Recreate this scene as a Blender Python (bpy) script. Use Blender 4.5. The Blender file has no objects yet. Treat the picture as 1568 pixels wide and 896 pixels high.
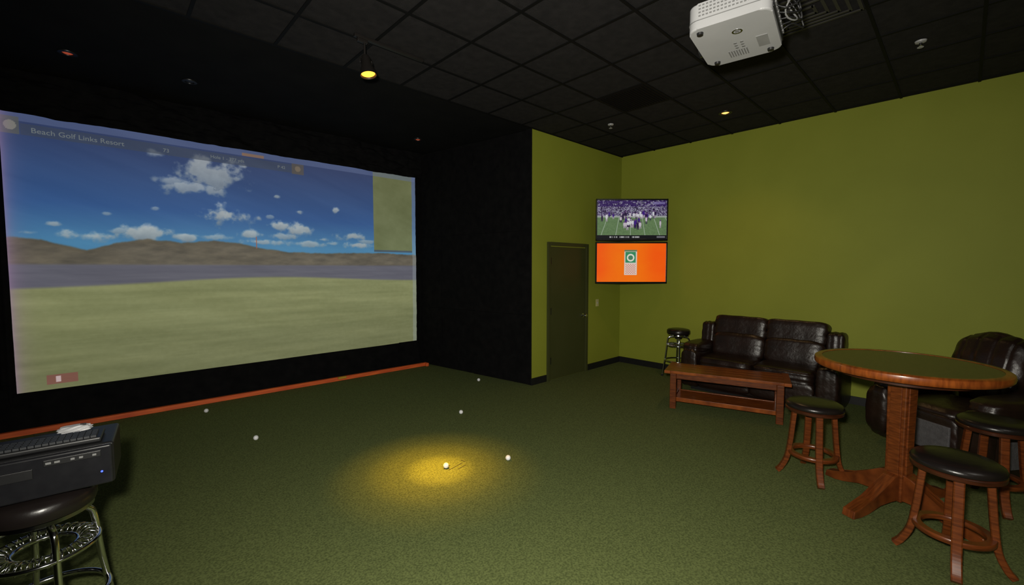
import bpy, bmesh, math, random
import numpy as np
from mathutils import Vector, Matrix
random.seed(4); rng=np.random.RandomState(7)
S=bpy.context.scene
COL=S.collection
rad=math.radians
H=3.65
# ---------------------------------------------------------------- materials
def mat(name,c1,c2=None,rough=.5,metal=0,scale=8,stretch=(1,1,1),bump=0,bscale=60,spec=.5,emit=None,es=0,detail=6,coat=0,lo=.3,hi=.7):
    m=bpy.data.materials.new(name); m.use_nodes=True
    nt=m.node_tree; b=nt.nodes['Principled BSDF']
    b.inputs['Base Color'].default_value=(*c1,1)
    b.inputs['Roughness'].default_value=rough; b.inputs['Metallic'].default_value=metal
    b.inputs['Specular IOR Level'].default_value=spec
    b.inputs['Coat Weight'].default_value=coat
    b.inputs['Coat Roughness'].default_value=.15
    tc=nt.nodes.new('ShaderNodeTexCoord'); mp=nt.nodes.new('ShaderNodeMapping')
    nt.links.new(tc.outputs['Object'],mp.inputs['Vector'])
    mp.inputs['Scale'].default_value=stretch
    n=nt.nodes.new('ShaderNodeTexNoise'); n.inputs['Scale'].default_value=scale; n.inputs['Detail'].default_value=detail
    nt.links.new(mp.outputs[0],n.inputs['Vector'])
    if c2 is None: c2=tuple(x*.8 for x in c1)
    r=nt.nodes.new('ShaderNodeValToRGB')
    r.color_ramp.elements[0].position=lo; r.color_ramp.elements[1].position=hi
    r.color_ramp.elements[0].color=(*c2,1); r.color_ramp.elements[1].color=(*c1,1)
    nt.links.new(n.outputs['Fac'],r.inputs['Fac']); nt.links.new(r.outputs[0],b.inputs['Base Color'])
    if bump:
        n2=nt.nodes.new('ShaderNodeTexNoise'); n2.inputs['Scale'].default_value=bscale; n2.inputs['Detail'].default_value=4
        nt.links.new(mp.outputs[0],n2.inputs['Vector'])
        bp=nt.nodes.new('ShaderNodeBump'); bp.inputs['Strength'].default_value=bump; bp.inputs['Distance'].default_value=.01
        nt.links.new(n2.outputs['Fac'],bp.inputs['Height']); nt.links.new(bp.outputs[0],b.inputs['Normal'])
    if emit:
        b.inputs['Emission Color'].default_value=(*emit,1); b.inputs['Emission Strength'].default_value=es
    return m
def vcmat(name,base=.03,es=1,rough=.6):
    m=bpy.data.materials.new(name); m.use_nodes=True
    nt=m.node_tree; b=nt.nodes['Principled BSDF']
    b.inputs['Base Color'].default_value=(base,base,base,1); b.inputs['Roughness'].default_value=rough
    b.inputs['Specular IOR Level'].default_value=.2
    a=nt.nodes.new('ShaderNodeAttribute'); a.attribute_name='Col'
    nt.links.new(a.outputs['Color'],b.inputs['Emission Color']); b.inputs['Emission Strength'].default_value=es
    return m
M={}
M['green']=mat('olive_wall_paint',(.285,.315,.036),(.258,.288,.031),rough=.6,scale=1.5,bump=.08,bscale=120,spec=.25)
M['carpet']=mat('green_carpet',(.160,.190,.066),(.080,.100,.033),rough=.95,scale=85,bump=.6,bscale=380,spec=.1,detail=10,lo=.35,hi=.65)
M['blackcloth']=mat('black_cloth',(.0075,.0072,.0075),(.004,.004,.0045),rough=.95,scale=9,bump=.3,bscale=40,spec=.08)
M['blackpaint']=mat('black_paint',(.010,.010,.010),(.007,.007,.007),rough=.9,scale=3,bump=.1,spec=.1)
M['tile']=mat('black_ceiling_tile',(.026,.024,.025),(.016,.015,.016),rough=.9,scale=14,bump=.5,bscale=180,spec=.2)
M['tbar']=mat('black_t_bar',(.005,.005,.005),rough=.7,spec=.15)
M['door']=mat('dark_olive_door',(.055,.060,.018),(.048,.054,.015),rough=.55,scale=3,spec=.3)
M['blk']=mat('black_plastic',(.012,.012,.013),(.008,.008,.009),rough=.4,scale=20)
M['blkg']=mat('black_gloss_plastic',(.014,.014,.016),(.010,.010,.012),rough=.22,scale=20)
M['grey']=mat('grey_plastic',(.2,.2,.2),rough=.5)
M['key']=mat('keycap_grey',(.03,.032,.036),rough=.5,scale=40)
M['white']=mat('white_plastic',(.44,.44,.45),(.40,.40,.41),rough=.45,scale=5)
M['chrome']=mat('chrome',(.72,.72,.75),(.66,.66,.7),rough=.12,metal=1)
M['leather']=mat('brown_leather',(.020,.009,.006),(.010,.005,.0035),rough=.36,scale=6,bump=.35,bscale=25,spec=.5)
M['vinyl']=mat('black_vinyl',(.012,.009,.008),(.008,.006,.006),rough=.3,scale=6,bump=.1,bscale=30,spec=.5)
M['greyfab']=mat('grey_upholstery',(.10,.095,.10),(.07,.066,.07),rough=.6,scale=30,bump=.3,bscale=90)
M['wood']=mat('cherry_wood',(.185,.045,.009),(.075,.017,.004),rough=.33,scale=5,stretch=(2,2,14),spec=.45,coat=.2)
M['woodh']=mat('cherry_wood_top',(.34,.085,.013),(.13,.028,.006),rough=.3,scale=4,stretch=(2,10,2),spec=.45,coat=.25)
M['wooddk']=mat('dark_wood',(.065,.017,.006),(.028,.008,.003),rough=.35,scale=5,stretch=(2,2,12),spec=.4,coat=.2)
M['tabletop']=mat('table_top_dark',(.060,.034,.012),(.036,.020,.008),rough=.33,scale=5,stretch=(2,12,2),spec=.5,coat=.25)
M['orange']=mat('orange_board',(.90,.17,.03),(.60,.08,.02),rough=.6,scale=4,stretch=(1,8,8))
M['ball']=mat('golf_ball_white',(.85,.85,.88),(.82,.82,.85),rough=.3)
M['lampbody']=mat('lamp_black',(.012,.010,.009),rough=.45)
M['bulb']=mat('warm_bulb',(1,.5,.1),rough=.5,emit=(1,.36,.03),es=3)
M['bulb2']=mat('warm_bulb_dim',(1,.5,.2),rough=.5,emit=(1,.35,.08),es=3.2)
M['bulbr']=mat('red_bulb',(.4,.1,.05),rough=.5,emit=(.7,.10,.04),es=.35)
M['led']=mat('blue_led',(0,0,.5),emit=(.05,.1,1),es=3)
M['mark']=mat('mat_mark',(.030,.028,.010),rough=.9)
M['uitext']=mat('screen_text',(.02,.02,.02),emit=(.13,.15,.155),es=1,rough=.8)
# ---------------------------------------------------------------- mesh helpers
def empty(name,loc=(0,0,0),rz=0):
    e=bpy.data.objects.new(name,None); COL.objects.link(e); e.empty_display_size=.1
    e.location=loc; e.rotation_euler=(0,0,rz); return e
def obj(name,me,m=None,parent=None,loc=(0,0,0),rot=(0,0,0),smooth=False):
    o=bpy.data.objects.new(name,me); COL.objects.link(o)
    if m: me.materials.append(M[m] if isinstance(m,str) else m)
    o.location=loc; o.rotation_euler=rot
    if parent: o.parent=parent
    if smooth:
        for p in me.polygons: p.use_smooth=True
    return o
def bm2(bm,name):
    me=bpy.data.meshes.new(name); bmesh.ops.recalc_face_normals(bm,faces=bm.faces[:]); bm.to_mesh(me); bm.free(); return me
def box(name,c,s,m,parent=None,bev=0,rot=(0,0,0),seg=2):
    bm=bmesh.new(); bmesh.ops.create_cube(bm,size=1)
    for v in bm.verts: v.co=Vector((v.co.x*s[0],v.co.y*s[1],v.co.z*s[2]))
    if bev: bmesh.ops.bevel(bm,geom=bm.edges[:],offset=bev,segments=seg,profile=.5,affect='EDGES')
    return obj(name,bm2(bm,name),m,parent,c,rot)
def prism(name,pts,z0,z1,m,parent=None,bev=0,loc=(0,0,0),rot=(0,0,0)):
    bm=bmesh.new()
    a=[bm.verts.new((p[0],p[1],z0)) for p in pts]; b=[bm.verts.new((p[0],p[1],z1)) for p in pts]
    bm.faces.new(a[::-1]); bm.faces.new(b)
    n=len(pts)
    for i in range(n): bm.faces.new((a[i],a[(i+1)%n],b[(i+1)%n],b[i]))
    if bev: bmesh.ops.bevel(bm,geom=bm.edges[:],offset=bev,segments=2,profile=.5,affect='EDGES')
    return obj(name,bm2(bm,name),m,parent,loc,rot)
def lathe(name,prof,m,parent=None,loc=(0,0,0),rot=(0,0,0),n=48,smooth=True):
    bm=bmesh.new(); rings=[]
    for r,z in prof:
        if r<1e-5: rings.append([bm.verts.new((0,0,z))])
        else: rings.append([bm.verts.new((r*math.cos(2*math.pi*i/n),r*math.sin(2*math.pi*i/n),z)) for i in range(n)])
    for A,B in zip(rings,rings[1:]):
        for i in range(n):
            j=(i+1)%n
            if len(A)==1 and len(B)==1: continue
            if len(A)==1: bm.faces.new((A[0],B[i],B[j]))
            elif len(B)==1: bm.faces.new((A[i],A[j],B[0]))
            else: bm.faces.new((A[i],A[j],B[j],B[i]))
    o=obj(name,bm2(bm,name),m,parent,loc,rot,smooth)
    if smooth:
        o.data.set_sharp_from_angle(angle=rad(40)) if hasattr(o.data,'set_sharp_from_angle') else None
    return o
def smoothpts(P,n=8,closed=False):
    P=[Vector(p) for p in P]; out=[]; L=len(P)
    rng_=range(L if closed else L-1)
    for i in rng_:
        if closed: p0,p1,p2,p3=P[(i-1)%L],P[i],P[(i+1)%L],P[(i+2)%L]
        else: p0,p1,p2,p3=P[max(i-1,0)],P[i],P[i+1],P[min(i+2,L-1)]
        for k in range(n):
            t=k/n
            out.append(.5*((2*p1)+(-p0+p2)*t+(2*p0-5*p1+4*p2-p3)*t*t+(-p0+3*p1-3*p2+p3)*t**3))
    if not closed: out.append(P[-1])
    return out
def sweep(name,P,r,m,parent=None,n=12,closed=False,sq=None,loc=(0,0,0),rot=(0,0,0),taper=None):
    P=[Vector(p) for p in P]; L=len(P); bm=bmesh.new(); rings=[]
    up=None
    for i,p in enumerate(P):
        if closed: t=(P[(i+1)%L]-P[(i-1)%L])
        else: t=P[min(i+1,L-1)]-P[max(i-1,0)]
        t.normalize()
        if up is None:
            up=Vector((0,0,1)) if abs(t.z)<.9 else Vector((1,0,0))
            if sq and 'up' in sq: up=Vector(sq['up'])
        s=t.cross(up).normalized(); u=s.cross(t).normalized(); up=u
        k=1 if taper is None else taper[0]+(taper[1]-taper[0])*i/(L-1)
        if sq:
            w,h=sq['s'][0]/2*k,sq['s'][1]/2*k
            ring=[bm.verts.new(p+s*a*w+u*b*h) for a,b in ((-1,-.75),(-.75,-1),(.75,-1),(1,-.75),(1,.75),(.75,1),(-.75,1),(-1,.75))]
        else:
            ring=[bm.verts.new(p+(s*math.cos(2*math.pi*j/n)+u*math.sin(2*math.pi*j/n))*r*k) for j in range(n)]
        rings.append(ring)
    q=len(rings[0])
    for i in range(L if closed else L-1):
        A,B=rings[i],rings[(i+1)%L]
        for j in range(q): bm.faces.new((A[j],A[(j+1)%q],B[(j+1)%q],B[j]))
    if not closed: bm.faces.new(rings[0]); bm.faces.new(rings[-1])
    return obj(name,bm2(bm,name),m,parent,loc,rot,smooth=not sq)
def circ(r,z,n=40,cx=0,cy=0): return [(cx+r*math.cos(2*math.pi*i/n),cy+r*math.sin(2*math.pi*i/n),z) for i in range(n)]
def cushion(name,c,s,m,parent=None,k=5,rot=(0,0,0),cuts=14,crease=None,wr=.004):
    bm=bmesh.new(); bmesh.ops.create_cube(bm,size=2)
    bmesh.ops.subdivide_edges(bm,edges=bm.edges[:],cuts=cuts,use_grid_fill=True)
    ph=random.random()*10
    for v in bm.verts:
        x,y,z=v.co; d=(abs(x)**k+abs(y)**k+abs(z)**k)**(1/k)
        x,y,z=x/d,y/d,z/d
        f=1+wr/max(s)*2*(math.sin(9*x+ph)+math.sin(11*z+7*y+ph*2))
        if crease:
            for ax,pos,dep,wd in crease:
                q=(x,y,z)[ax]; f-=dep*math.exp(-((q-pos)/wd)**2)
        v.co=Vector((x*s[0]/2*f,y*s[1]/2*f,z*s[2]/2*f))
    return obj(name,bm2(bm,name),m,parent,c,rot,smooth=True)
def multi(name,boxes,m,parent=None,loc=(0,0,0),rot=(0,0,0)):
    bm=bmesh.new()
    for c,s in boxes:
        g=bmesh.ops.create_cube(bm,size=1)['verts']
        for v in g: v.co=Vector((v.co.x*s[0]+c[0],v.co.y*s[1]+c[1],v.co.z*s[2]+c[2]))
    return obj(name,bm2(bm,name),m,parent,loc,rot)
# ---------------------------------------------------------------- painting helpers
def vnoise(X,Y,seed=0):
    r=np.random.RandomState(seed); G=r.rand(257,257)
    xi=np.floor(X).astype(int); yi=np.floor(Y).astype(int); fx=X-xi; fy=Y-yi
    fx=fx*fx*(3-2*fx); fy=fy*fy*(3-2*fy); xi%=256; yi%=256
    return (G[yi,xi]*(1-fx)+G[yi,xi+1]*fx)*(1-fy)+(G[yi+1,xi]*(1-fx)+G[yi+1,xi+1]*fx)*fy
def fbm(X,Y,seed=0,o=5):
    a=0;s=0;w=.5
    for i in range(o):
        a=a+w*vnoise(X*2**i+17*i,Y*2**i+9*i,seed+i); s+=w; w*=.55
    return a/s
def ss(a,b,x): t=np.clip((x-a)/(b-a),0,1); return t*t*(3-2*t)
def put(C,mask,col): 
    mk=np.asarray(mask,float)[...,None]; return C*(1-mk)+np.array(col,float)*mk
def rect(U,V,a,b,c,d): return ((U>=a)&(U<=b)&(V>=c)&(V<=d)).astype(float)
def painted(name,w,h,nx,ny,fn,m,parent,loc=(0,0,0),rot=(0,0,0)):
    u=np.linspace(0,1,nx); v=np.linspace(0,1,ny); U,V=np.meshgrid(u,v)
    C=fn(U,V)/255.; C=np.clip(C,0,1)
    C=np.where(C<=.04045,C/12.92,((C+.055)/1.055)**2.4)
    co=np.stack([(U-.5)*w,np.zeros_like(U),(V-.5)*h],-1).reshape(-1,3)
    idx=np.arange(nx*ny).reshape(ny,nx)
    F=np.stack([idx[:-1,:-1],idx[:-1,1:],idx[1:,1:],idx[1:,:-1]],-1).reshape(-1,4)
    me=bpy.data.meshes.new(name); me.from_pydata(co.tolist(),[],F.tolist())
    at=me.color_attributes.new('Col','FLOAT_COLOR','POINT')
    rgba=np.concatenate([C.reshape(-1,3),np.ones((nx*ny,1))],1).astype(np.float32)
    at.data.foreach_set('color',rgba.ravel())
    return obj(name,me,m,parent,loc,rot)

# ================================================================ ROOM SHELL
XL,XR,YB,YD,YS=-1.5,6.73,-3.0,4.25,6.80
box('floor',((XL+XR)/2,(YB+YS)/2,-.05),(XR-XL+.3,YS-YB+.3,.1),'carpet')
ceil=empty('ceiling')
box('tile_field',((XL+XR)/2,(YB+YD)/2,H+.05),(XR-XL+.3,YD-YB,.1),'tile',ceil)
box('bay_drywall',((XL+XR)/2,(YD+YS)/2+.07,H+.048),(XR-XL+.3,YS-YD+.14,.1),'blackpaint',ceil)
bars=[]
xs=[4.22+.61*k for k in range(-9,5)]; ys=[4.25-.61*k for k in range(0,12)]
for x in xs:
    if XL<x<XR: bars.append(((x,(YB+YD)/2,H-.002),(.024,YD-YB,.010)))
for y in ys: bars.append((((XL+XR)/2,y-.012,H-.003),(XR-XL,.024,.010)))
multi('t_bar_grid',bars,'tbar',ceil)
box('return_grille_frame',(4.525,2.725,H-.006),(.585,.585,.008),'tbar',ceil)
multi('return_grille_slats',[((4.525,2.47+.034*i,H-.013),(.54,.008,.008)) for i in range(16)],'tbar',ceil)

box('wall_right',(XR+.06,(YB+YD)/2,H/2),(.12,YD-YB+.24,H),'green')
prism('wall_door_side',[(4.44,YD),(XR,YD),(XR,YD+.12),(4.44,YD+.12)],0,H,'green')
box('wall_left',(XL-.06,(YB+YS)/2,H/2),(.12,YS-YB,H),'blackpaint')
box('wall_front',((XL+XR)/2,YB-.06,H/2),(XR-XL+.24,.12,H),'green')
box('wall_screen_side',((XL+4.2)/2,YS+.06,H/2),(4.2-XL,.12,H),'blackpaint')
wb=empty('wall_bay_side')
A=Vector((4.42,4.252)); B=Vector((4.03,6.80))
prism('core',[(4.445,4.372),(4.06,6.80),(4.16,6.80),(4.55,4.372)],0,H,'blackpaint',wb)
prism('corner_bead',[(4.424,YD+.001),(4.439,YD+.001),(4.439,YD+.11),(4.424,YD+.11)],0,H-.001,'blackpaint',wb)
def along(s): return A+(B-A)*s
cuts_=[0,.432,.72,1.0]; zc=[.005,1.02,2.23,H-.01]
nrm=Vector(((B-A).y,-(B-A).x)).normalized()
for i in range(3):
    for j in range(3):
        p=along(cuts_[i]+.002); q=along(cuts_[i+1]-.002); off=0.0 if i==0 else .015
        pts=[p+nrm*off,q+nrm*off,q+nrm*.045,p+nrm*.045]
        if i==0: pts=[p,q,q+nrm*.018,p+nrm*.018]
        prism('pad_%d_%d'%(i,j),[(a.x,max(a.y,4.2525)) for a in pts],zc[j],zc[j+1]-.006,'blackcloth',wb,bev=.003)
box('baseboard_right',(XR-.008,(YB+YD)/2,.05),(.016,YD-YB,.1),'blk')
bb=empty('baseboard_door_side')
box('piece_1',((4.425+4.745)/2,YD-.008,.05),(.32,.016,.1),'blk',bb)
box('piece_2',((5.755+XR-.02)/2,YD-.008,.05),(XR-.02-5.755,.016,.1),'blk',bb)
d=empty('door_1',(0,0,0))
box('slab',(5.25,YD-.006,1.01),(.88,.010,2.01),'door',d,bev=.002)
box('jamb_l',(4.785,YD-.016,1.04),(.055,.032,2.08),'door',d,bev=.003)
box('jamb_r',(5.715,YD-.016,1.04),(.055,.032,2.08),'door',d,bev=.003)
box('head',(5.25,YD-.016,2.055),(.875,.032,.055),'door',d,bev=.003)
lathe('rose',[(0,0),(.032,0),(.032,.006),(.012,.012),(.012,.04),(0,.04)],'chrome',d,(5.62,YD-.012,.93),(rad(90),0,0))
lathe('knob',[(0,0),(.012,0),(.028,.012),(.03,.028),(.02,.04),(0,.043)],'chrome',d,(5.62,YD-.05,.93),(rad(90),0,0))
for z in (.3,1.05,1.8): box('hinge',(4.82,YD-.02,z),(.02,.02,.1),'blk',d)
sw=empty('light_switch',(6.03,YD,1.11))
box('plate',(0,-.004,0),(.075,.008,.12),mat('ivory_plastic',(.6,.55,.25),rough=.4),sw,bev=.002)
box('toggle',(0,-.012,0),(.012,.012,.025),'white',sw,bev=.001)

# ================================================================ GOLF SCREEN
SX0,SX1,SZ0,SZ1=-.68,3.97,.415,3.25
def golf(U,V):
    C=np.zeros(U.shape+(3,))
    t=np.clip((V-.55)/.42,0,1)[...,None]
    low=np.array([62,118,156.]); mid=np.array([38,76,128.]); top=np.array([38,52,90.])
    C[:]=np.where(t<.35,low+(mid-low)*(t/.35),mid+(top-mid)*((t-.35)/.65))
    N=fbm(U*26,V*16,3); N2=fbm(U*60,V*40,9)
    clouds=[(.375,.87,.060,.060,.75),(.335,.80,.060,.024,.7),(.28,.82,.03,.018,.6),(.26,.925,.018,.015,.6),(.405,.69,.045,.034,.9),(.132,.575,.026,.018,.85),
     (.09,.575,.03,.015,.8),(.235,.592,.045,.022,.85),(.31,.585,.03,.014,.8),(.54,.655,.022,.02,.85),(.585,.64,.035,.026,.85),(.55,.61,.04,.014,.7),(.77,.625,.045,.022,.85),
     (.77,.577,.035,.018,.85),(.705,.757,.012,.012,.8),(.455,.61,.03,.016,.8),(.53,.80,.010,.010,.7),(.59,.735,.010,.010,.7),(.66,.60,.018,.010,.7),(.48,.575,.05,.012,.7),(.18,.60,.018,.010,.6),(.07,.615,.010,.008,.7),(.62,.575,.06,.014,.7),(.43,.86,.012,.012,.6),(.37,.59,.05,.012,.6),(.16,.665,.008,.007,.5),(.25,.70,.008,.007,.5),
     (.03,.58,.02,.01,.5),(.51,.70,.008,.008,.5),(.80,.60,.03,.012,.6),(.69,.58,.02,.01,.6)]
    mk=np.zeros(U.shape); sh=np.zeros(U.shape)
    for cx,cy,sx,sy,a in clouds:
        D=np.sqrt(((U-cx)/(sx*1.25))**2+((V-cy)/(sy*1.25))**2)
        w=a*ss(1.05,.35,D+(N-.5)*1.9+(N2-.5)*.9); sh=np.where(w>mk,(V-cy)/sy,sh); mk=np.maximum(mk,w)
    cc=np.stack([138+24*sh+N2*30,144+22*sh+N2*30,146+18*sh+N2*26],-1); cc=np.clip(cc,108,184)
    C=C*(1-mk[...,None])+cc*mk[...,None]
    hl=np.interp(U,[0,.02,.06,.122,.17,.232,.30,.37,.43,.48,.56,.63,.72,.845,1],[.565,.562,.552,.522,.55,.572,.562,.573,.565,.548,.53,.527,.533,.537,.53])
    hl=hl+.010*(fbm(U*40,U*0,21)-.5)
    hn=fbm(U*26+V*14,V*50-U*10,31)
    hc=np.stack([66+hn*40,62+hn*36,54+hn*28],-1)
    dark=ss(.03,0,hl-V)[...,None]*8
    mk=ss(hl+.005,hl-.005,V); mk=mk[...,None]; C=C*(1-mk)+(hc-dark)*mk
    C=put(C,rect(U,V,.472,.475,.545,.60)*.8,(140,80,60))
    ln=fbm(U*8,V*90,41)
    lc=np.stack([76+ln*16,76+ln*16,88+ln*14],-1); mk=ss(.472,.460,V)[...,None]; C=C*(1-mk)+lc*mk
    gl=.375+.033*np.exp(-((U-.5)/.32)**2)
    gn=fbm(U*5,V*40,51); g2=fbm(U*120,V*90,61)
    k=(.88+.12*ss(.0,.35,V))
    gg=np.stack([(98+gn*30+g2*8)*k,(103+gn*28+g2*8)*k,(64+gn*24+g2*8)*k],-1)
    mk=ss(gl+.007,gl-.007,V)[...,None]; C=C*(1-mk)+gg*mk
    tn=fbm(U*20,V*12,71)
    for (a,b,c,dd),col,al in (((.835,.985,.555,1),(98,102,60),.92),((.835,.985,.545,.556),(60,64,66),.8)):
        mk=rect(U,V,a,b,c,dd)[...,None]*al; C=C*(1-mk)+(np.array(col)+(tn[...,None]-.5)*22)*mk
    C=put(C,rect(U,V,.985,1,0,1)*.4,(135,145,150))
    C=put(C,rect(U,V,.0,1,.972,1)*.5,(88,100,135))
    C=put(C,rect(U,V,.03,.60,.925,.965)*.6,(50,58,72))
    C=put(C,rect(U,V,.0,.028,.925,.985)*.8,(74,78,72))
    C=put(C,(((U-.015)/.009)**2+((V-.955)/.017)**2<1)*.7,(130,130,115))
    C=put(C,rect(U,V,.445,.50,.972,.985)*.7,(135,95,60))
    C=put(C,rect(U,V,.575,.61,.922,.972)*.7,(80,70,58))
    C=put(C,(((U-.592)/.008)**2+((V-.948)/.014)**2<1)*.6,(120,105,85))
    C=put(C,rect(U,V,.045,.095,.02,.055)*.7,(120,62,60)); C=put(C,rect(U,V,.06,.068,.026,.048)*.9,(190,170,170))
    e=np.exp(-U/.012)[...,None]*.6; C=C*(1-e)+np.array([140,110,145.])*e
    wr=(fbm(U*3,V*14+U*8,91)-.5)*14  # soft wrinkle shading painted into the sheet's emission colour
    C=C+wr[...,None]+5
    return C
scr=empty('golf_simulator_screen',((SX0+SX1)/2,6.60,(SZ0+SZ1)/2))
sheet=painted('screen_sheet',SX1-SX0,SZ1-SZ0,760,450,golf,vcmat('projection_sheet',.05,.92,.8),scr)
# real cloth wrinkles in the hanging sheet (a few mm to 1.5 cm)
n_=760*450; cc=np.zeros(n_*3,np.float32); sheet.data.vertices.foreach_get('co',cc); cc=cc.reshape(-1,3)
uu=cc[:,0]/(SX1-SX0)+.5; vv=cc[:,2]/(SZ1-SZ0)+.5
edge=ss(.35,.0,vv)+ss(.8,1,uu)*.7
wrk=(.010*(fbm(uu*7+vv*5+20,vv*22-uu*4+40,101,4)-.5)*(1+2*edge)
  +.006*np.exp(-((uu-.64-.05*(vv-.3))/.006)**2)*ss(.45,.3,vv)+.006*np.exp(-((uu-.945-.04*(vv-.3))/.005)**2)*ss(.5,.3,vv)
  +.007*np.exp(-(((vv-.05)-(uu-.5)*.25)/.012)**2)*ss(.42,.5,uu)*ss(.75,.6,uu))
cc[:,1]=wrk; sheet.data.vertices.foreach_set('co',cc.ravel()); sheet.data.update()
for p in sheet.data.polygons: p.use_smooth=True
def text(s,x,z,size):
    cu=bpy.data.curves.new('ui_text','FONT'); cu.body=s; cu.size=size; cu.extrude=0.0005
    o=bpy.data.objects.new('ui_text',cu); COL.objects.link(o); cu.materials.append(M['uitext'])
    o.parent=scr; o.rotation_euler=(rad(90),0,0); o.location=(x,-.010,z)
W2=(SX1-SX0)/2; H2=(SZ1-SZ0)/2
text('Beach Golf Links Resort',-W2+.045*4.65,-H2+.936*2.835,.072)
text('73',-W2+.27*4.65,-H2+.936*2.835,.06)
text('Hole 1 - 377 yds',-W2+.37*4.65,-H2+.940*2.835,.055)
text('P 42',-W2+.535*4.65,-H2+.938*2.835,.055)
box('hem_top',(0,.02,(SZ1-SZ0)/2+.01),(SX1-SX0+.04,.02,.03),'blackcloth',scr)
box('hem_bottom',(0,.02,-(SZ1-SZ0)/2-.01),(SX1-SX0+.04,.02,.03),'blackcloth',scr)
def cloth(name,x0,x1,z0,z1,y,fn,parent,nx=260,nz=50):
    u=np.linspace(0,1,nx); v=np.linspace(0,1,nz); U,V=np.meshgrid(u,v)
    X=x0+(x1-x0)*U; Z=z0+(z1-z0)*V; Y=y+fn(X,Z,U,V)
    co=np.stack([X,Y,Z],-1).reshape(-1,3); idx=np.arange(nx*nz).reshape(nz,nx)
    F=np.stack([idx[:-1,:-1],idx[:-1,1:],idx[1:,1:],idx[1:,:-1]],-1).reshape(-1,4)
    me=bpy.data.meshes.new(name); me.from_pydata(co.tolist(),[],F.tolist()); return obj(name,me,'blackcloth',parent,smooth=True)
cur=empty('black_curtain')
cloth('valance',-1.45,4.02,3.22,H-.01,6.48,lambda X,Z,U,V:.16*(fbm(X*1.6+20,Z*7+X*.8+20,5,4)-.5)+.09*(fbm(X*7+20,Z*12+20,15,3)-.5),cur)
cloth('skirt',-1.45,4.02,.012,.46,6.66,lambda X,Z,U,V:-.10*(1-V)**1.4+.08*(fbm(X*2.5+20,Z*6+X+20,25,4)-.5),cur)
cloth('side_drape',-1.45,SX0+.01,.02,3.4,6.66,lambda X,Z,U,V:.03*np.sin(X*45+.4*np.sin(Z*2))+.012*np.sin(X*90),cur,nx=90)
cloth('side_drape_far',SX1-.01,4.03,.02,3.4,6.66,lambda X,Z,U,V:.01*np.sin(X*80),cur,nx=30)
bd=empty('orange_floor_board')
prism('board',[(-.9,6.50),(4.03,6.37),(4.03,6.42),(-.9,6.55)],0,.055,'orange',bd,bev=.004)
box('clamp',(4.0,6.33,.03),(.05,.05,.06),'orange',bd,bev=.01)
box('bracket',(2.55,6.385,.05),(.12,.04,.03),mat('yellow_tape',(.6,.35,.03)),bd,bev=.004,rot=(0,0,-.026))

# ================================================================ GOLF BALLS
F0=658.; SP,CP=math.sin(rad(3.3)),math.cos(rad(3.3)); yaw=rad(43.6)
def floorpt(u,v,z=0,h=1.7):
    a=F0*CP-SP*(v-448); b=u-784; c=-F0*SP-CP*(v-448); t=(z-h)/c
    a*=t; b*=t
    return (a*math.sin(yaw)+b*math.cos(yaw), a*math.cos(yaw)-b*math.sin(yaw))
balls=[(316,632),(392,674),(706,634),(733,584),(778,705),(683,717)]
dm=[]
for i in range(120):
    ph=math.acos(1-2*(i+.5)/120); th=math.pi*(1+5**.5)*i
    dm.append(Vector((math.cos(th)*math.sin(ph),math.sin(th)*math.sin(ph),math.cos(ph))))
for u,v in balls:
    p=floorpt(u,v)
    bm=bmesh.new(); bmesh.ops.create_icosphere(bm,subdivisions=4,radius=.0235)
    for vv_ in bm.verts:
        n=vv_.co.normalized(); q=max(n.dot(x) for x in dm)
        if q>.993: vv_.co-=n*.0004
    obj('golf_ball',bm2(bm,'golf_ball'),'ball',None,(p[0],p[1],.0235),smooth=True)
mk=empty('tee_marking',(2.12,2.93,0),rad(10))
multi('dashes',[((0,0,.001),(.16,.006,.002)),((.03,-.05,.001),(.10,.006,.002)),((-.05,.05,.001),(.08,.006,.002)),((.12,.02,.001),(.006,.05,.002))],'mark',mk)

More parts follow.
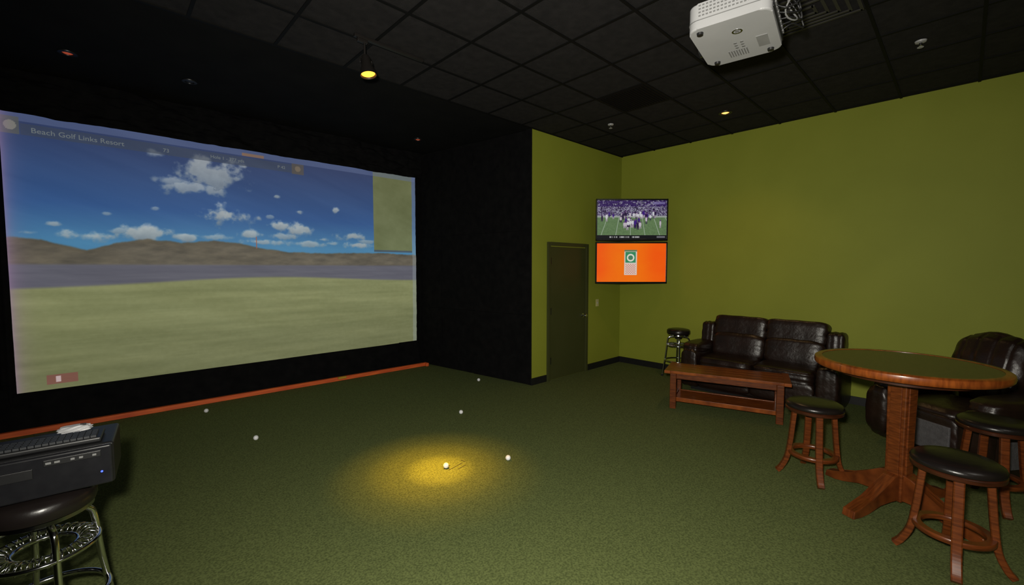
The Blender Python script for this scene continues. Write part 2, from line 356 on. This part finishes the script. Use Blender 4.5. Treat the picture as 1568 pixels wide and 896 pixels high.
# ================================================================ TELEVISIONS
def football(U,V):
    n=fbm(U*60,V*45,5,3); n2=fbm(U*90,V*70,6,2)
    C=np.stack([50+n*80,42+n*64,70+n*90],-1)
    crowd=(n2>.58)[...,None]; C=np.where(crowd,np.array([150,150,165.]),C); C=np.where((n2<.38)[...,None],np.array([24,18,40.]),C)
    C=put(C,rect(U,V,0,1,.84,1)*(fbm(U*30,V*20,8)>.45)*.8,(44,22,84))
    g=np.stack([82+n*26,108+n*26,70+n*22],-1)
    mk=(V<.60)[...,None]; C=np.where(mk,g,C)
    C=put(C,rect(U,V,0,1,.56,.60)*.9,(160,165,163))
    for k in range(-2,8):
        xx=k*.16+(.62-V)*.28*(k-3)*.35
        C=put(C,(np.abs(U-xx)<.005)*(V<.56)*.6,(180,190,180))
    r=np.random.RandomState(12)
    for i in range(46):
        cx=r.beta(2,2); cy=.36+r.rand()*.32 if i>14 else .6+.06*r.rand(); w=.012+.008*r.rand(); h=.05+.03*r.rand()
        if i>30: cx=.35+.35*r.rand(); cy=.34+.14*r.rand()
        c=[(205,205,210),(60,30,120),(40,25,60),(190,180,190)][r.randint(4)]
        C=put(C,((np.abs(U-cx)/w)**2+(np.abs(V-cy)/h)**2<1),c)
        C=put(C,((U-cx)/w)**2+((V-cy-h*.9)/(h*.3))**2<.6,(90,60,110))
        C=put(C,((np.abs(U-cx+w*.5)<w*.35)|(np.abs(U-cx-w*.6)<w*.35))&(V<cy-h*.6)&(V>cy-h*1.6),(160,150,160) if i%2 else (40,20,60))
    C=put(C,rect(U,V,0,1,0,.10),(20,20,24)); tx=(fbm(U*160,V*0,3,2)>.5)
    C=put(C,rect(U,V,.18,.62,.03,.07)*tx,(170,170,170)); C=put(C,rect(U,V,.86,.98,.03,.075),(110,110,115))
    C=put(C,rect(U,V,.8,.97,.90,.96)*.8,(120,110,160))
    return C*.93
def orange(U,V):
    C=np.zeros(U.shape+(3,)); n=fbm(U*3,V*3,4)
    C[...,0]=232;C[...,1]=80+18*n+18*ss(.9,.2,np.abs(U-.45)*2);C[...,2]=12
    C=put(C,rect(U,V,.40,.58,.18,.80),(205,195,185))
    C=put(C,rect(U,V,.415,.565,.50,.78),(52,130,90))
    C=put(C,((U-.49)/.055)**2+((V-.63)/.10)**2<1,(205,205,190))
    C=put(C,((U-.49)/.035)**2+((V-.63)/.06)**2<1,(70,120,90))
    ch=(((U*60).astype(int)+(V*34).astype(int))%2==0)
    C=put(C,rect(U,V,.415,.565,.20,.47)*ch*.7,(205,110,90))
    C=put(C,rect(U,V,.40,.58,.79,.83),(90,120,90))
    return C
def tv(z0,z1,fn,mn):
    e=empty('television',((5.76+6.6)/2,(4.10+3.30)/2,(z0+z1)/2),math.atan2(3.30-4.10,6.6-5.76))
    w=1.15;h=z1-z0
    box('cabinet',(0,.032,0),(w,.04,h),'blk',e,bev=.005)
    for n_,c,s in (('bezel_t',(0,.006,h/2-.012),(w,.02,.024)),('bezel_b',(0,.006,-h/2+.014),(w,.02,.028)),('bezel_l',(-w/2+.009,.006,0),(.018,.02,h)),('bezel_r',(w/2-.009,.006,0),(.018,.02,h))):
        box(n_,c,s,'blkg',e,bev=.002)
    painted('panel',w-.034,h-.05,420,236,fn,vcmat(mn,.006,1.0,.3),e,(0,.008,.001))
    box('back_bulge',(0,.075,0),(.6,.05,.36),'blk',e,bev=.01)
    box('mount_arm',(0,.23,0),(.08,.27,.08),'blk',e)
tv(2.135,2.80,football,'football_broadcast')
tv(1.445,2.115,orange,'orange_advert')

# ================================================================ SEATING
def sofa_like(name,loc,rz,seats,seatw,depth,armw):
    e=empty(name,loc,rz); W=seats*seatw; y0=-depth/2
    box('base',(0,.03,.15),(W+.02,depth-.14,.22),'leather',e,bev=.03)
    box('plinth',(0,.03,.025),(W+armw,depth-.2,.05),'blk',e)
    for i in range(seats):
        cx=-W/2+seatw*(i+.5)
        cushion('seat_cushion',(cx,y0+.30,.395),(seatw+.005,.60,.21),'leather',e,k=5.5,crease=[(1,-.55,.05,.08)])
        cushion('front_panel',(cx,y0+.055,.225),(seatw+.0,.11,.27),'leather',e,k=7)
        cushion('back_lower',(cx,depth/2-.24,.60),(seatw+.01,.28,.36),'leather',e,k=5,rot=(rad(-10),0,0))
        cushion('back_upper',(cx,depth/2-.155,.855),(seatw+.03,.27,.31),'leather',e,k=6.5,rot=(rad(-10),0,0),crease=[(2,-.1,.04,.12)])
        sweep('seam',smoothpts([(cx-seatw/2+.05,y0+.03,.475),(cx,y0+.018,.485),(cx+seatw/2-.05,y0+.03,.475)],6),.006,'leather',e,n=8)
    box('back_shell',(0,depth/2-.07,.50),(W,.12,.86),'leather',e,bev=.05,seg=4)
    for s in (-1,1):
        cx=s*(W/2+armw/2)
        cushion('arm_body',(cx,.0,.30),(armw,depth-.06,.54),'leather',e,k=7)
        cushion('arm_pad',(cx,-.07,.575),(armw+.02,depth-.26,.16),'leather',e,k=4)
        cushion('arm_front_roll',(cx,y0+.065,.36),(armw-.02,.11,.42),'leather',e,k=4)
        cushion('wing',(cx-s*.03,depth/2-.16,.69),(armw*.8,.28,.42),'leather',e,k=6,rot=(rad(-8),0,0))
    return e
sofa_like('leather_loveseat',(6.265,1.80,0),rad(-90),2,.67,.88,.24)
r=empty('leather_recliner',(5.52,-.05,0),rad(-124.8))
D=.90; y0=-D/2
box('plinth',(0,.04,.03),(.78,.68,.06),'blk',r)
box('base',(0,.03,.17),(.54,.78,.22),'leather',r,bev=.03)
cushion('footrest',(0,y0+.06,.28),(.54,.12,.36),'leather',r,k=5)
box('footrest_panel',(0,y0-.005,.26),(.46,.02,.24),'greyfab',r,bev=.008)
cushion('seat_cushion',(0,y0+.33,.42),(.55,.64,.22),'leather',r,k=4)
for s in (-1,1):
    cushion('arm_body',(s*.385,-.01,.30),(.24,.86,.52),'leather',r,k=5)
    cushion('arm_pad',(s*.385,-.06,.575),(.27,.72,.19),'leather',r,k=3.2)
    cushion('arm_front_roll',(s*.385,y0+.03,.34),(.22,.14,.46),'leather',r,k=3)
    box('arm_side_panel',(s*.508,-.02,.25),(.01,.6,.22),'greyfab',r,bev=.004)
# domed back made of one padded body with stitched vertical channels and a crown roll
cushion('back_pad',(0,D/2-.17,.80),(.56,.28,.62),'leather',r,k=2.9,rot=(rad(-14),0,0),cuts=40,crease=[(0,p_,.045,.035) for p_ in (-.62,-.22,.22,.62)])
arc=[(.255*math.cos(a_)*1.0,D/2-.155+.03*math.sin(a_),.80+.285*math.sin(a_)) for a_ in [math.pi*k/16 for k in range(17)]]
sweep('crown_roll',arc,.042,'leather',r,n=14)
cushion('back_shell',(0,D/2-.07,.66),(.54,.16,.84),'leather',r,k=3,rot=(rad(-14),0,0))

ang=math.atan2(-.955,.293)
L0=Vector((4.945,2.366)); dl=Vector((.293,-.955)); dp=Vector((.955,.293))
c=L0+dl*.55+dp*.225
ct=empty('wooden_coffee_table',(c.x,c.y,0),ang)
lw,ld=1.16,.50
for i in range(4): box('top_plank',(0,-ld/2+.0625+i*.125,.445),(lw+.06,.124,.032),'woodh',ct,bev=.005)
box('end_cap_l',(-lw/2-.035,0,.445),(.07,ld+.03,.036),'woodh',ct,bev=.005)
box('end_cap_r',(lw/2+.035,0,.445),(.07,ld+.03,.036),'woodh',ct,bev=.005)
for sx in (-1,1):
    for sy in (-1,1): box('leg',(sx*(lw/2-.03),sy*(ld/2-.04),.2135),(.07,.07,.427),'wood',ct,bev=.006)
    box('end_apron',(sx*(lw/2-.03),0,.39),(.025,ld-.15,.07),'wood',ct,bev=.003)
    box('end_rail',(sx*(lw/2-.03),0,.12),(.03,ld-.15,.05),'wood',ct,bev=.003)
for sy in (-1,1):
    box('long_apron',(0,sy*(ld/2-.04),.395),(lw-.13,.025,.06),'wood',ct,bev=.003)
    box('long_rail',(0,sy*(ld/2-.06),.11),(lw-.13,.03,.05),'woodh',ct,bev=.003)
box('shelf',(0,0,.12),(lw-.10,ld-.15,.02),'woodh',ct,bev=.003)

pt=empty('round_pub_table',(4.06,.262,0),0)
TZ=1.04; R=.515
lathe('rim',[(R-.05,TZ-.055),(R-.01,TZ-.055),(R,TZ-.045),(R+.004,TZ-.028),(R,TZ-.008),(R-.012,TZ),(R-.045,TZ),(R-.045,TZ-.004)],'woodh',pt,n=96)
lathe('top_inset',[(0,TZ-.055),(R-.045,TZ-.055),(R-.045,TZ-.003),(0,TZ-.003)],'tabletop',pt,n=96)
lathe('apron',[(R-.14,TZ-.055),(R-.12,TZ-.055),(R-.12,TZ-.095),(R-.14,TZ-.095),(R-.14,TZ-.055)],'wooddk',pt,n=72)
def ab2ang(a,b): return math.atan2(a*math.cos(yaw)-b*math.sin(yaw),a*math.sin(yaw)+b*math.cos(yaw))
ft=ab2ang(-.30,-.955)
col_=empty('pedestal',(0,0,0)); col_.parent=pt; col_.rotation_euler=(0,0,ft)
bm=bmesh.new(); bmesh.ops.create_cube(bm,size=1)
for v in bm.verts:
    k=.125 if v.co.z>0 else .105
    v.co=Vector((v.co.x*k,v.co.y*k,.05 if v.co.z<0 else TZ-.06))
bmesh.ops.bevel(bm,geom=bm.edges[:],offset=.008,segments=2,profile=.5,affect='EDGES')
obj('column',bm2(bm,'column'),'wood',col_)
for i in range(4):
    a=i*math.pi/2
    box('face_board',(.060*math.cos(a),.060*math.sin(a),.58),(.014,.07,.80),'wood',col_,bev=.003,rot=(0,0,a))
    prof=[(.045,.25),(.10,.235),(.19,.175),(.31,.10),(.43,.062),(.48,.05),(.49,.0),(.41,.0),(.35,.015),(.23,.055),(.13,.07),(.045,.06)]
    prism('foot',prof,-.04,.04,'wood',col_,bev=.005,rot=(rad(90),0,a))
    arm=[(.05,TZ-.055),(.36,TZ-.055),(.36,TZ-.075),(.12,TZ-.13),(.05,TZ-.13)]
    prism('bearer',arm,-.025,.025,'wooddk',col_,bev=.003,rot=(rad(90),0,a))

def wood_stool(loc,rz,h=.625):
    e=empty('wooden_stool',(loc[0],loc[1],0),rz)
    lathe('seat_cushion',[(0,h),(.10,h-.001),(.17,h-.008),(.193,h-.022),(.20,h-.038),(.197,h-.05),(.19,h-.054),(0,h-.054)],'vinyl',e,n=64)
    lathe('seat_ring',[(0,h-.085),(.185,h-.085),(.197,h-.08),(.199,h-.06),(.192,h-.054),(0,h-.054)],'wooddk',e,n=64)
    for i in range(4):
        a=i*math.pi/2
        P=smoothpts([(.135,0,h-.085),(.145,0,h-.2),(.158,0,.28),(.178,0,.14),(.215,0,.05),(.245,0,0.012)],6)
        sweep('leg',P,0,'wood',e,sq={'s':(.045,.034),'up':(1,0,0)},rot=(0,0,a))
    lathe('foot_ring',[(.135,.175),(.172,.175),(.176,.18),(.176,.20),(.172,.205),(.135,.205),(.131,.20),(.131,.18),(.135,.175)],'wood',e,n=48)
    lathe('swivel_plate',[(0,h-.1),(.12,h-.1),(.12,h-.085),(0,h-.085)],'blk',e)
wood_stool((4.137,.79),rad(116))
wood_stool((3.496,-.017),rad(96))
wood_stool((4.58,-.20),rad(108))

def chrome_stool(loc,rz,h=.76):
    e=empty('chrome_bar_stool',(loc[0],loc[1],0),rz)
    lathe('seat_cushion',[(0,h),(.11,h-.002),(.155,h-.012),(.17,h-.03),(.172,h-.065),(.165,h-.085),(.14,h-.09),(0,h-.09)],'vinyl',e,n=64)
    lathe('seat_band',[(.140,h-.09),(.158,h-.09),(.16,h-.105),(.14,h-.115),(.10,h-.118),(0,h-.118),(0,h-.09)],'chrome',e,n=64)
    lathe('hub',[(0,h-.16),(.05,h-.16),(.06,h-.118),(0,h-.118)],'blk',e)
    for i in range(4):
        a=i*math.pi/2
        P=smoothpts([(.03,0,h-.135),(.10,0,h-.135),(.14,0,h-.15),(.16,0,h-.20),(.18,0,.35),(.225,0,.03),(.228,0,.012)],6)
        sweep('leg',P,.0125,'chrome',e,rot=(0,0,a))
        lathe('foot_cap',[(0,0),(.017,0),(.017,.03),(0,.03)],'blk',e,(.227*math.cos(a),.227*math.sin(a),0),n=16)
    sweep('foot_ring',circ(.194,.26),.0115,'chrome',e,closed=True)
    sweep('upper_ring',circ(.170,.50),.009,'chrome',e,closed=True)
    sweep('inner_ring',circ(.10,.50),.008,'chrome',e,closed=True)
    co=[]
    for k in range(240):
        t=k/240*2*math.pi; w=t*30
        rr_=.136+.028*math.cos(w); co.append((rr_*math.cos(t),rr_*math.sin(t),.50+.026*math.sin(w)))
    sweep('coil_trim',co,.0035,'chrome',e,n=6,closed=True)
chrome_stool((6.45,3.02),rad(30))
chrome_stool((-.225,2.67),rad(15))

# ================================================================ COMPUTER on stool
pcz=.762
ang=rad(-5)
pc=empty('desktop_computer',(-.205,2.706,pcz),ang)
W_,D_,H_=.45,.30,.18
box('case',(0,0,H_/2),(W_,D_,H_),'blk',pc,bev=.012,seg=3)
box('front_bezel',(0,-D_/2-.006,H_/2),(W_-.01,.02,H_-.01),'blkg',pc,bev=.008,seg=3)
box('port_strip',(.10,-D_/2-.018,H_*.80),(.17,.006,.026),'blk',pc,bev=.002)
for k,xx in enumerate((.03,.055,.10,.125,.165)): box('port',(xx,-D_/2-.022,H_*.80),(.016 if k<2 else .012,.003,.008),'grey',pc)
box('drive_bay',(-.10,-D_/2-.018,H_*.62),(.17,.006,.04),'blk',pc,bev=.002)
lathe('power_led',[(0,0),(.004,0),(.004,.002),(0,.002)],'led',pc,(.185,-D_/2-.017,H_*.35),(rad(90),0,0),n=12)
kb=empty('computer_keyboard',(-.235,2.655,pcz+H_+.001),ang)
box('keyboard_body',(0,0,.011),(.42,.15,.02),'blk',kb,bev=.006)
keys=[((-.185+.0205*i,-.05+.021*j,.025),(.0175,.0175,.009)) for i in range(19) for j in range(5)]
multi('keys',keys,'key',kb)
ms=empty('computer_mouse',(-.12,2.80,pcz+H_+.001),rad(80))
cushion('mouse_shell',(0,0,.016),(.062,.11,.032),'white',ms,k=2.6)
box('mouse_wheel',(0,-.028,.031),(.008,.02,.008),'blk',ms,bev=.002)
sweep('mouse_cable',smoothpts([(0,.055,.012),(.01,.09,.006),(.03,.14,.006)],8),.002,'blk',ms,n=6)

# ================================================================ PROJECTOR
pj=empty('ceiling_projector',(2.69,.955,3.0),rad(9)); pj.scale=(1.12,1.12,1.0)
def rr(w,h,r_,n=6):
    out=[]
    for cx,cy,a0 in ((w/2-r_,h/2-r_,0),(-w/2+r_,h/2-r_,90),(-w/2+r_,-h/2+r_,180),(w/2-r_,-h/2+r_,270)):
        for k in range(n+1):
            a=rad(a0+90*k/n); out.append((cx+r_*math.cos(a),cy+r_*math.sin(a)))
    return out
prism('body',rr(.47,.36,.05),.0,.135,'white',pj,bev=.008)
prism('seam_band',rr(.474,.364,.052),.045,.049,'grey',pj)
multi('side_vents',[((-.2355,-.125+.0165*i,.068+.018*j),(.003,.010,.007)) for i in range(16) for j in range(4)],'grey',pj)
multi('bottom_vent',[((.135,-.03+.012*i,-.001),(.075,.005,.003)) for i in range(8)],'grey',pj)
lathe('emblem_ring',[(.016,0),(.024,0),(.024,.003),(.016,.003),(.016,0)],'chrome',pj,(-.10,-.02,-.002),n=32)
lathe('emblem_dot',[(0,0),(.011,0),(.011,.003),(0,.003)],'grey',pj,(-.10,-.02,-.002),n=24)
for i in range(3):
    for j in range(2): lathe('button',[(0,0),(.008,0),(.008,.003),(0,.003)],'grey',pj,(.02+.028*i,-.02+.03*j,-.002),n=16)
box('label',(.07,-.11,-.001),(.12,.05,.002),mat('label_grey',(.3,.3,.3)),pj)
for sx,sy in ((-.19,.13),(.19,.13),(.19,-.13)): lathe('foot',[(0,-.012),(.014,-.012),(.016,0),(0,0)],'blk',pj,(sx,sy,0),n=20)
lathe('lens_barrel',[(0,0),(.045,0),(.048,.03),(.036,.034),(.034,.015),(0,.012)],'blkg',pj,(.11,.175,.07),(rad(-90),0,0))
box('rear_panel',(0,-.182,.07),(.38,.006,.09),'blk',pj,bev=.002)
multi('connectors',[((-.15+.05*i,-.187,.06),(.032,.008,.014)) for i in range(7)],'grey',pj)
box('mount_plate',(0,0,.145),(.2,.2,.012),'blk',pj,bev=.003)
lathe('mount_pole',[(0,.15),(.02,.15),(.02,H-3.0-.004),(0,H-3.0-.004)],'blk',pj,n=20)
lathe('ceiling_flange',[(0,H-3.0-.02),(.07,H-3.0-.02),(.07,H-3.0-.004),(0,H-3.0-.004)],'blk',pj,n=32)
for k,(xx,dx) in enumerate(((-.12,.0),(-.05,.03),(.02,.05),(.08,-.02),(.13,.04))):
    sweep('cable',smoothpts([(xx,-.19,.06),(xx+.01,-.23,.04+.01*k),(xx+dx+.04,-.27,.08),(xx+dx,-.24,.16),(.02+.02*k,-.15,.30),(.03,-.04+.01*k,.5),(.035,.0,.63)],8),.0045,'blk',pj,n=8)
sweep('loop_cable',[(.0+.07*math.cos(t/20*6.283),-.235+.02*math.sin(t/10*6.283),.10+.07*math.sin(t/20*6.283)) for t in range(20)],.004,'grey',pj,n=8,closed=True)

df=empty('ceiling_air_diffuser',(3.915,.895,H-.008))
dfm=mat('diffuser_dark',(.045,.043,.038),spec=.2)
for i,sz in enumerate((.58,.46,.34,.22,.10)):
    z=-.006-.004*i
    for a,(cx,cy,sx,sy) in enumerate(((0,sz/2,sz,.02),(0,-sz/2,sz,.02),(sz/2,0,.02,sz),(-sz/2,0,.02,sz))):
        box('ring_%d_%d'%(i,a),(cx,cy,z),(sx+.02 if sx>.03 else sx,sy,.008),dfm,df)
for p in ((5.08,3.39),(5.17,.337)):
    s=empty('fire_sprinkler',(p[0],p[1],H-.005))
    lathe('escutcheon',[(0,0),(.04,0),(.036,-.012),(.015,-.016),(0,-.016)],'white',s,n=32)
    lathe('body',[(0,-.016),(.012,-.016),(.010,-.04),(0,-.04)],'chrome',s,n=20)
    lathe('deflector',[(0,-.052),(.022,-.052),(.022,-.055),(0,-.055)],'white',s,n=24)
    for sx in (-1,1): sweep('yoke',smoothpts([(sx*.008,0,-.035),(sx*.014,0,-.044),(sx*.004,0,-.053)],4),.002,'chrome',s,n=6)
def recessed(p,m,z=H,trimm='blk',r_=.055):
    s=empty('recessed_downlight',(p[0],p[1],z-.003))
    lathe('trim_ring',[(r_*.7,0),(r_*1.25,0),(r_*1.2,-.008),(r_*.75,-.010),(r_*.7,0)],trimm,s,n=36)
    lathe('lamp',[(0,-.008),(r_*.5,-.007),(r_*.68,0),(0,0)],m,s,n=32)
recessed((5.75,2.15),'bulb2',r_=.065)
recessed((-.15,5.69),'bulbr'); recessed((3.55,5.80),'bulbr'); 
recessed((.74,5.67),'lampbody')
tk=empty('track_spotlight',(0,0,0))
box('track',(1.92,3.57,H-.018),(.66,.035,.025),'lampbody',tk,bev=.003)
box('adapter',(1.66,3.57,H-.045),(.09,.03,.03),'lampbody',tk,bev=.004)
lathe('stem',[(0,0),(.009,0),(.009,.13),(0,.13)],'lampbody',tk,(1.68,3.57,3.465),n=14)
tgt=Vector((1.97,2.99,0)); src=Vector((1.69,3.56,3.42)); dv=(tgt-src).normalized()
q=dv.to_track_quat('-Z','Y').to_euler()
lathe('can',[(0,.07),(.03,.07),(.038,.05),(.04,-.0),(.062,-.06),(.070,-.095),(.064,-.095),(.055,-.062),(.03,-.03),(0,-.03)],'lampbody',tk,src,q,n=36)
lathe('bulb',[(0,-.035),(.03,-.04),(.056,-.065),(.056,-.082),(.03,-.092),(0,-.095)],'bulb',tk,src,q,n=32)
sweep('yoke',smoothpts([(1.635,3.56,3.42),(1.635,3.565,3.455),(1.68,3.57,3.475),(1.735,3.565,3.455),(1.735,3.56,3.42)],6),.006,'lampbody',tk,n=8)

# ================================================================ LIGHTS
def light(name,kind,loc,energy,color,rot=None,**kw):
    l=bpy.data.lights.new(name,kind); l.energy=energy; l.color=color
    for k,v in kw.items(): setattr(l,k,v)
    o=bpy.data.objects.new(name,l); COL.objects.link(o); o.location=loc
    if rot is not None: o.rotation_euler=rot
    return o
for nm,tx,ty,en,sz,colr in (('outer',1.95,3.0,420,31,(1,.54,.02)),('mid',1.96,3.0,620,21,(1,.48,.015)),('core',1.99,2.98,1500,11,(1,.50,.04))):
    h_=(Vector((tx,ty,0))-src).normalized()
    light('track_spot_'+nm,'SPOT',src+h_*.11,en,colr,h_.to_track_quat('-Z','Y').to_euler(),spot_size=rad(sz),spot_blend=1,shadow_soft_size=.03)
fd=Vector((math.sin(yaw+.10),math.cos(yaw+.10),-.12)).normalized()
light('camera_flash','SPOT',(-.10,.06,1.86),650,(1,.96,.85),fd.to_track_quat('-Z','Y').to_euler(),spot_size=rad(150),spot_blend=1,shadow_soft_size=.05)
light('downlight_lamp','SPOT',(5.75,2.15,H-.03),25,(1,.6,.25),(0,0,0),spot_size=rad(110),spot_blend=1,shadow_soft_size=.04)
light('added_rear_fill','AREA',(2.2,-1.6,3.55),16,(1,.95,.85),(rad(25),0,0),shape='RECTANGLE',size=1.2,size_y=1.2)  # unseen fill light added behind the camera, no fixture there
w=bpy.data.worlds.new('world'); S.world=w; w.use_nodes=True
w.node_tree.nodes['Background'].inputs[0].default_value=(.5,.5,.5,1); w.node_tree.nodes['Background'].inputs[1].default_value=.02
S.view_settings.view_transform='Standard'
# ================================================================ CAMERA
cam=bpy.data.cameras.new('camera'); co=bpy.data.objects.new('camera',cam); COL.objects.link(co)
co.location=(0,0,1.7); co.rotation_euler=(rad(90-3.3),0,-yaw)
cam.sensor_width=36; cam.lens=36*F0/1568; cam.clip_start=.05
S.camera=co
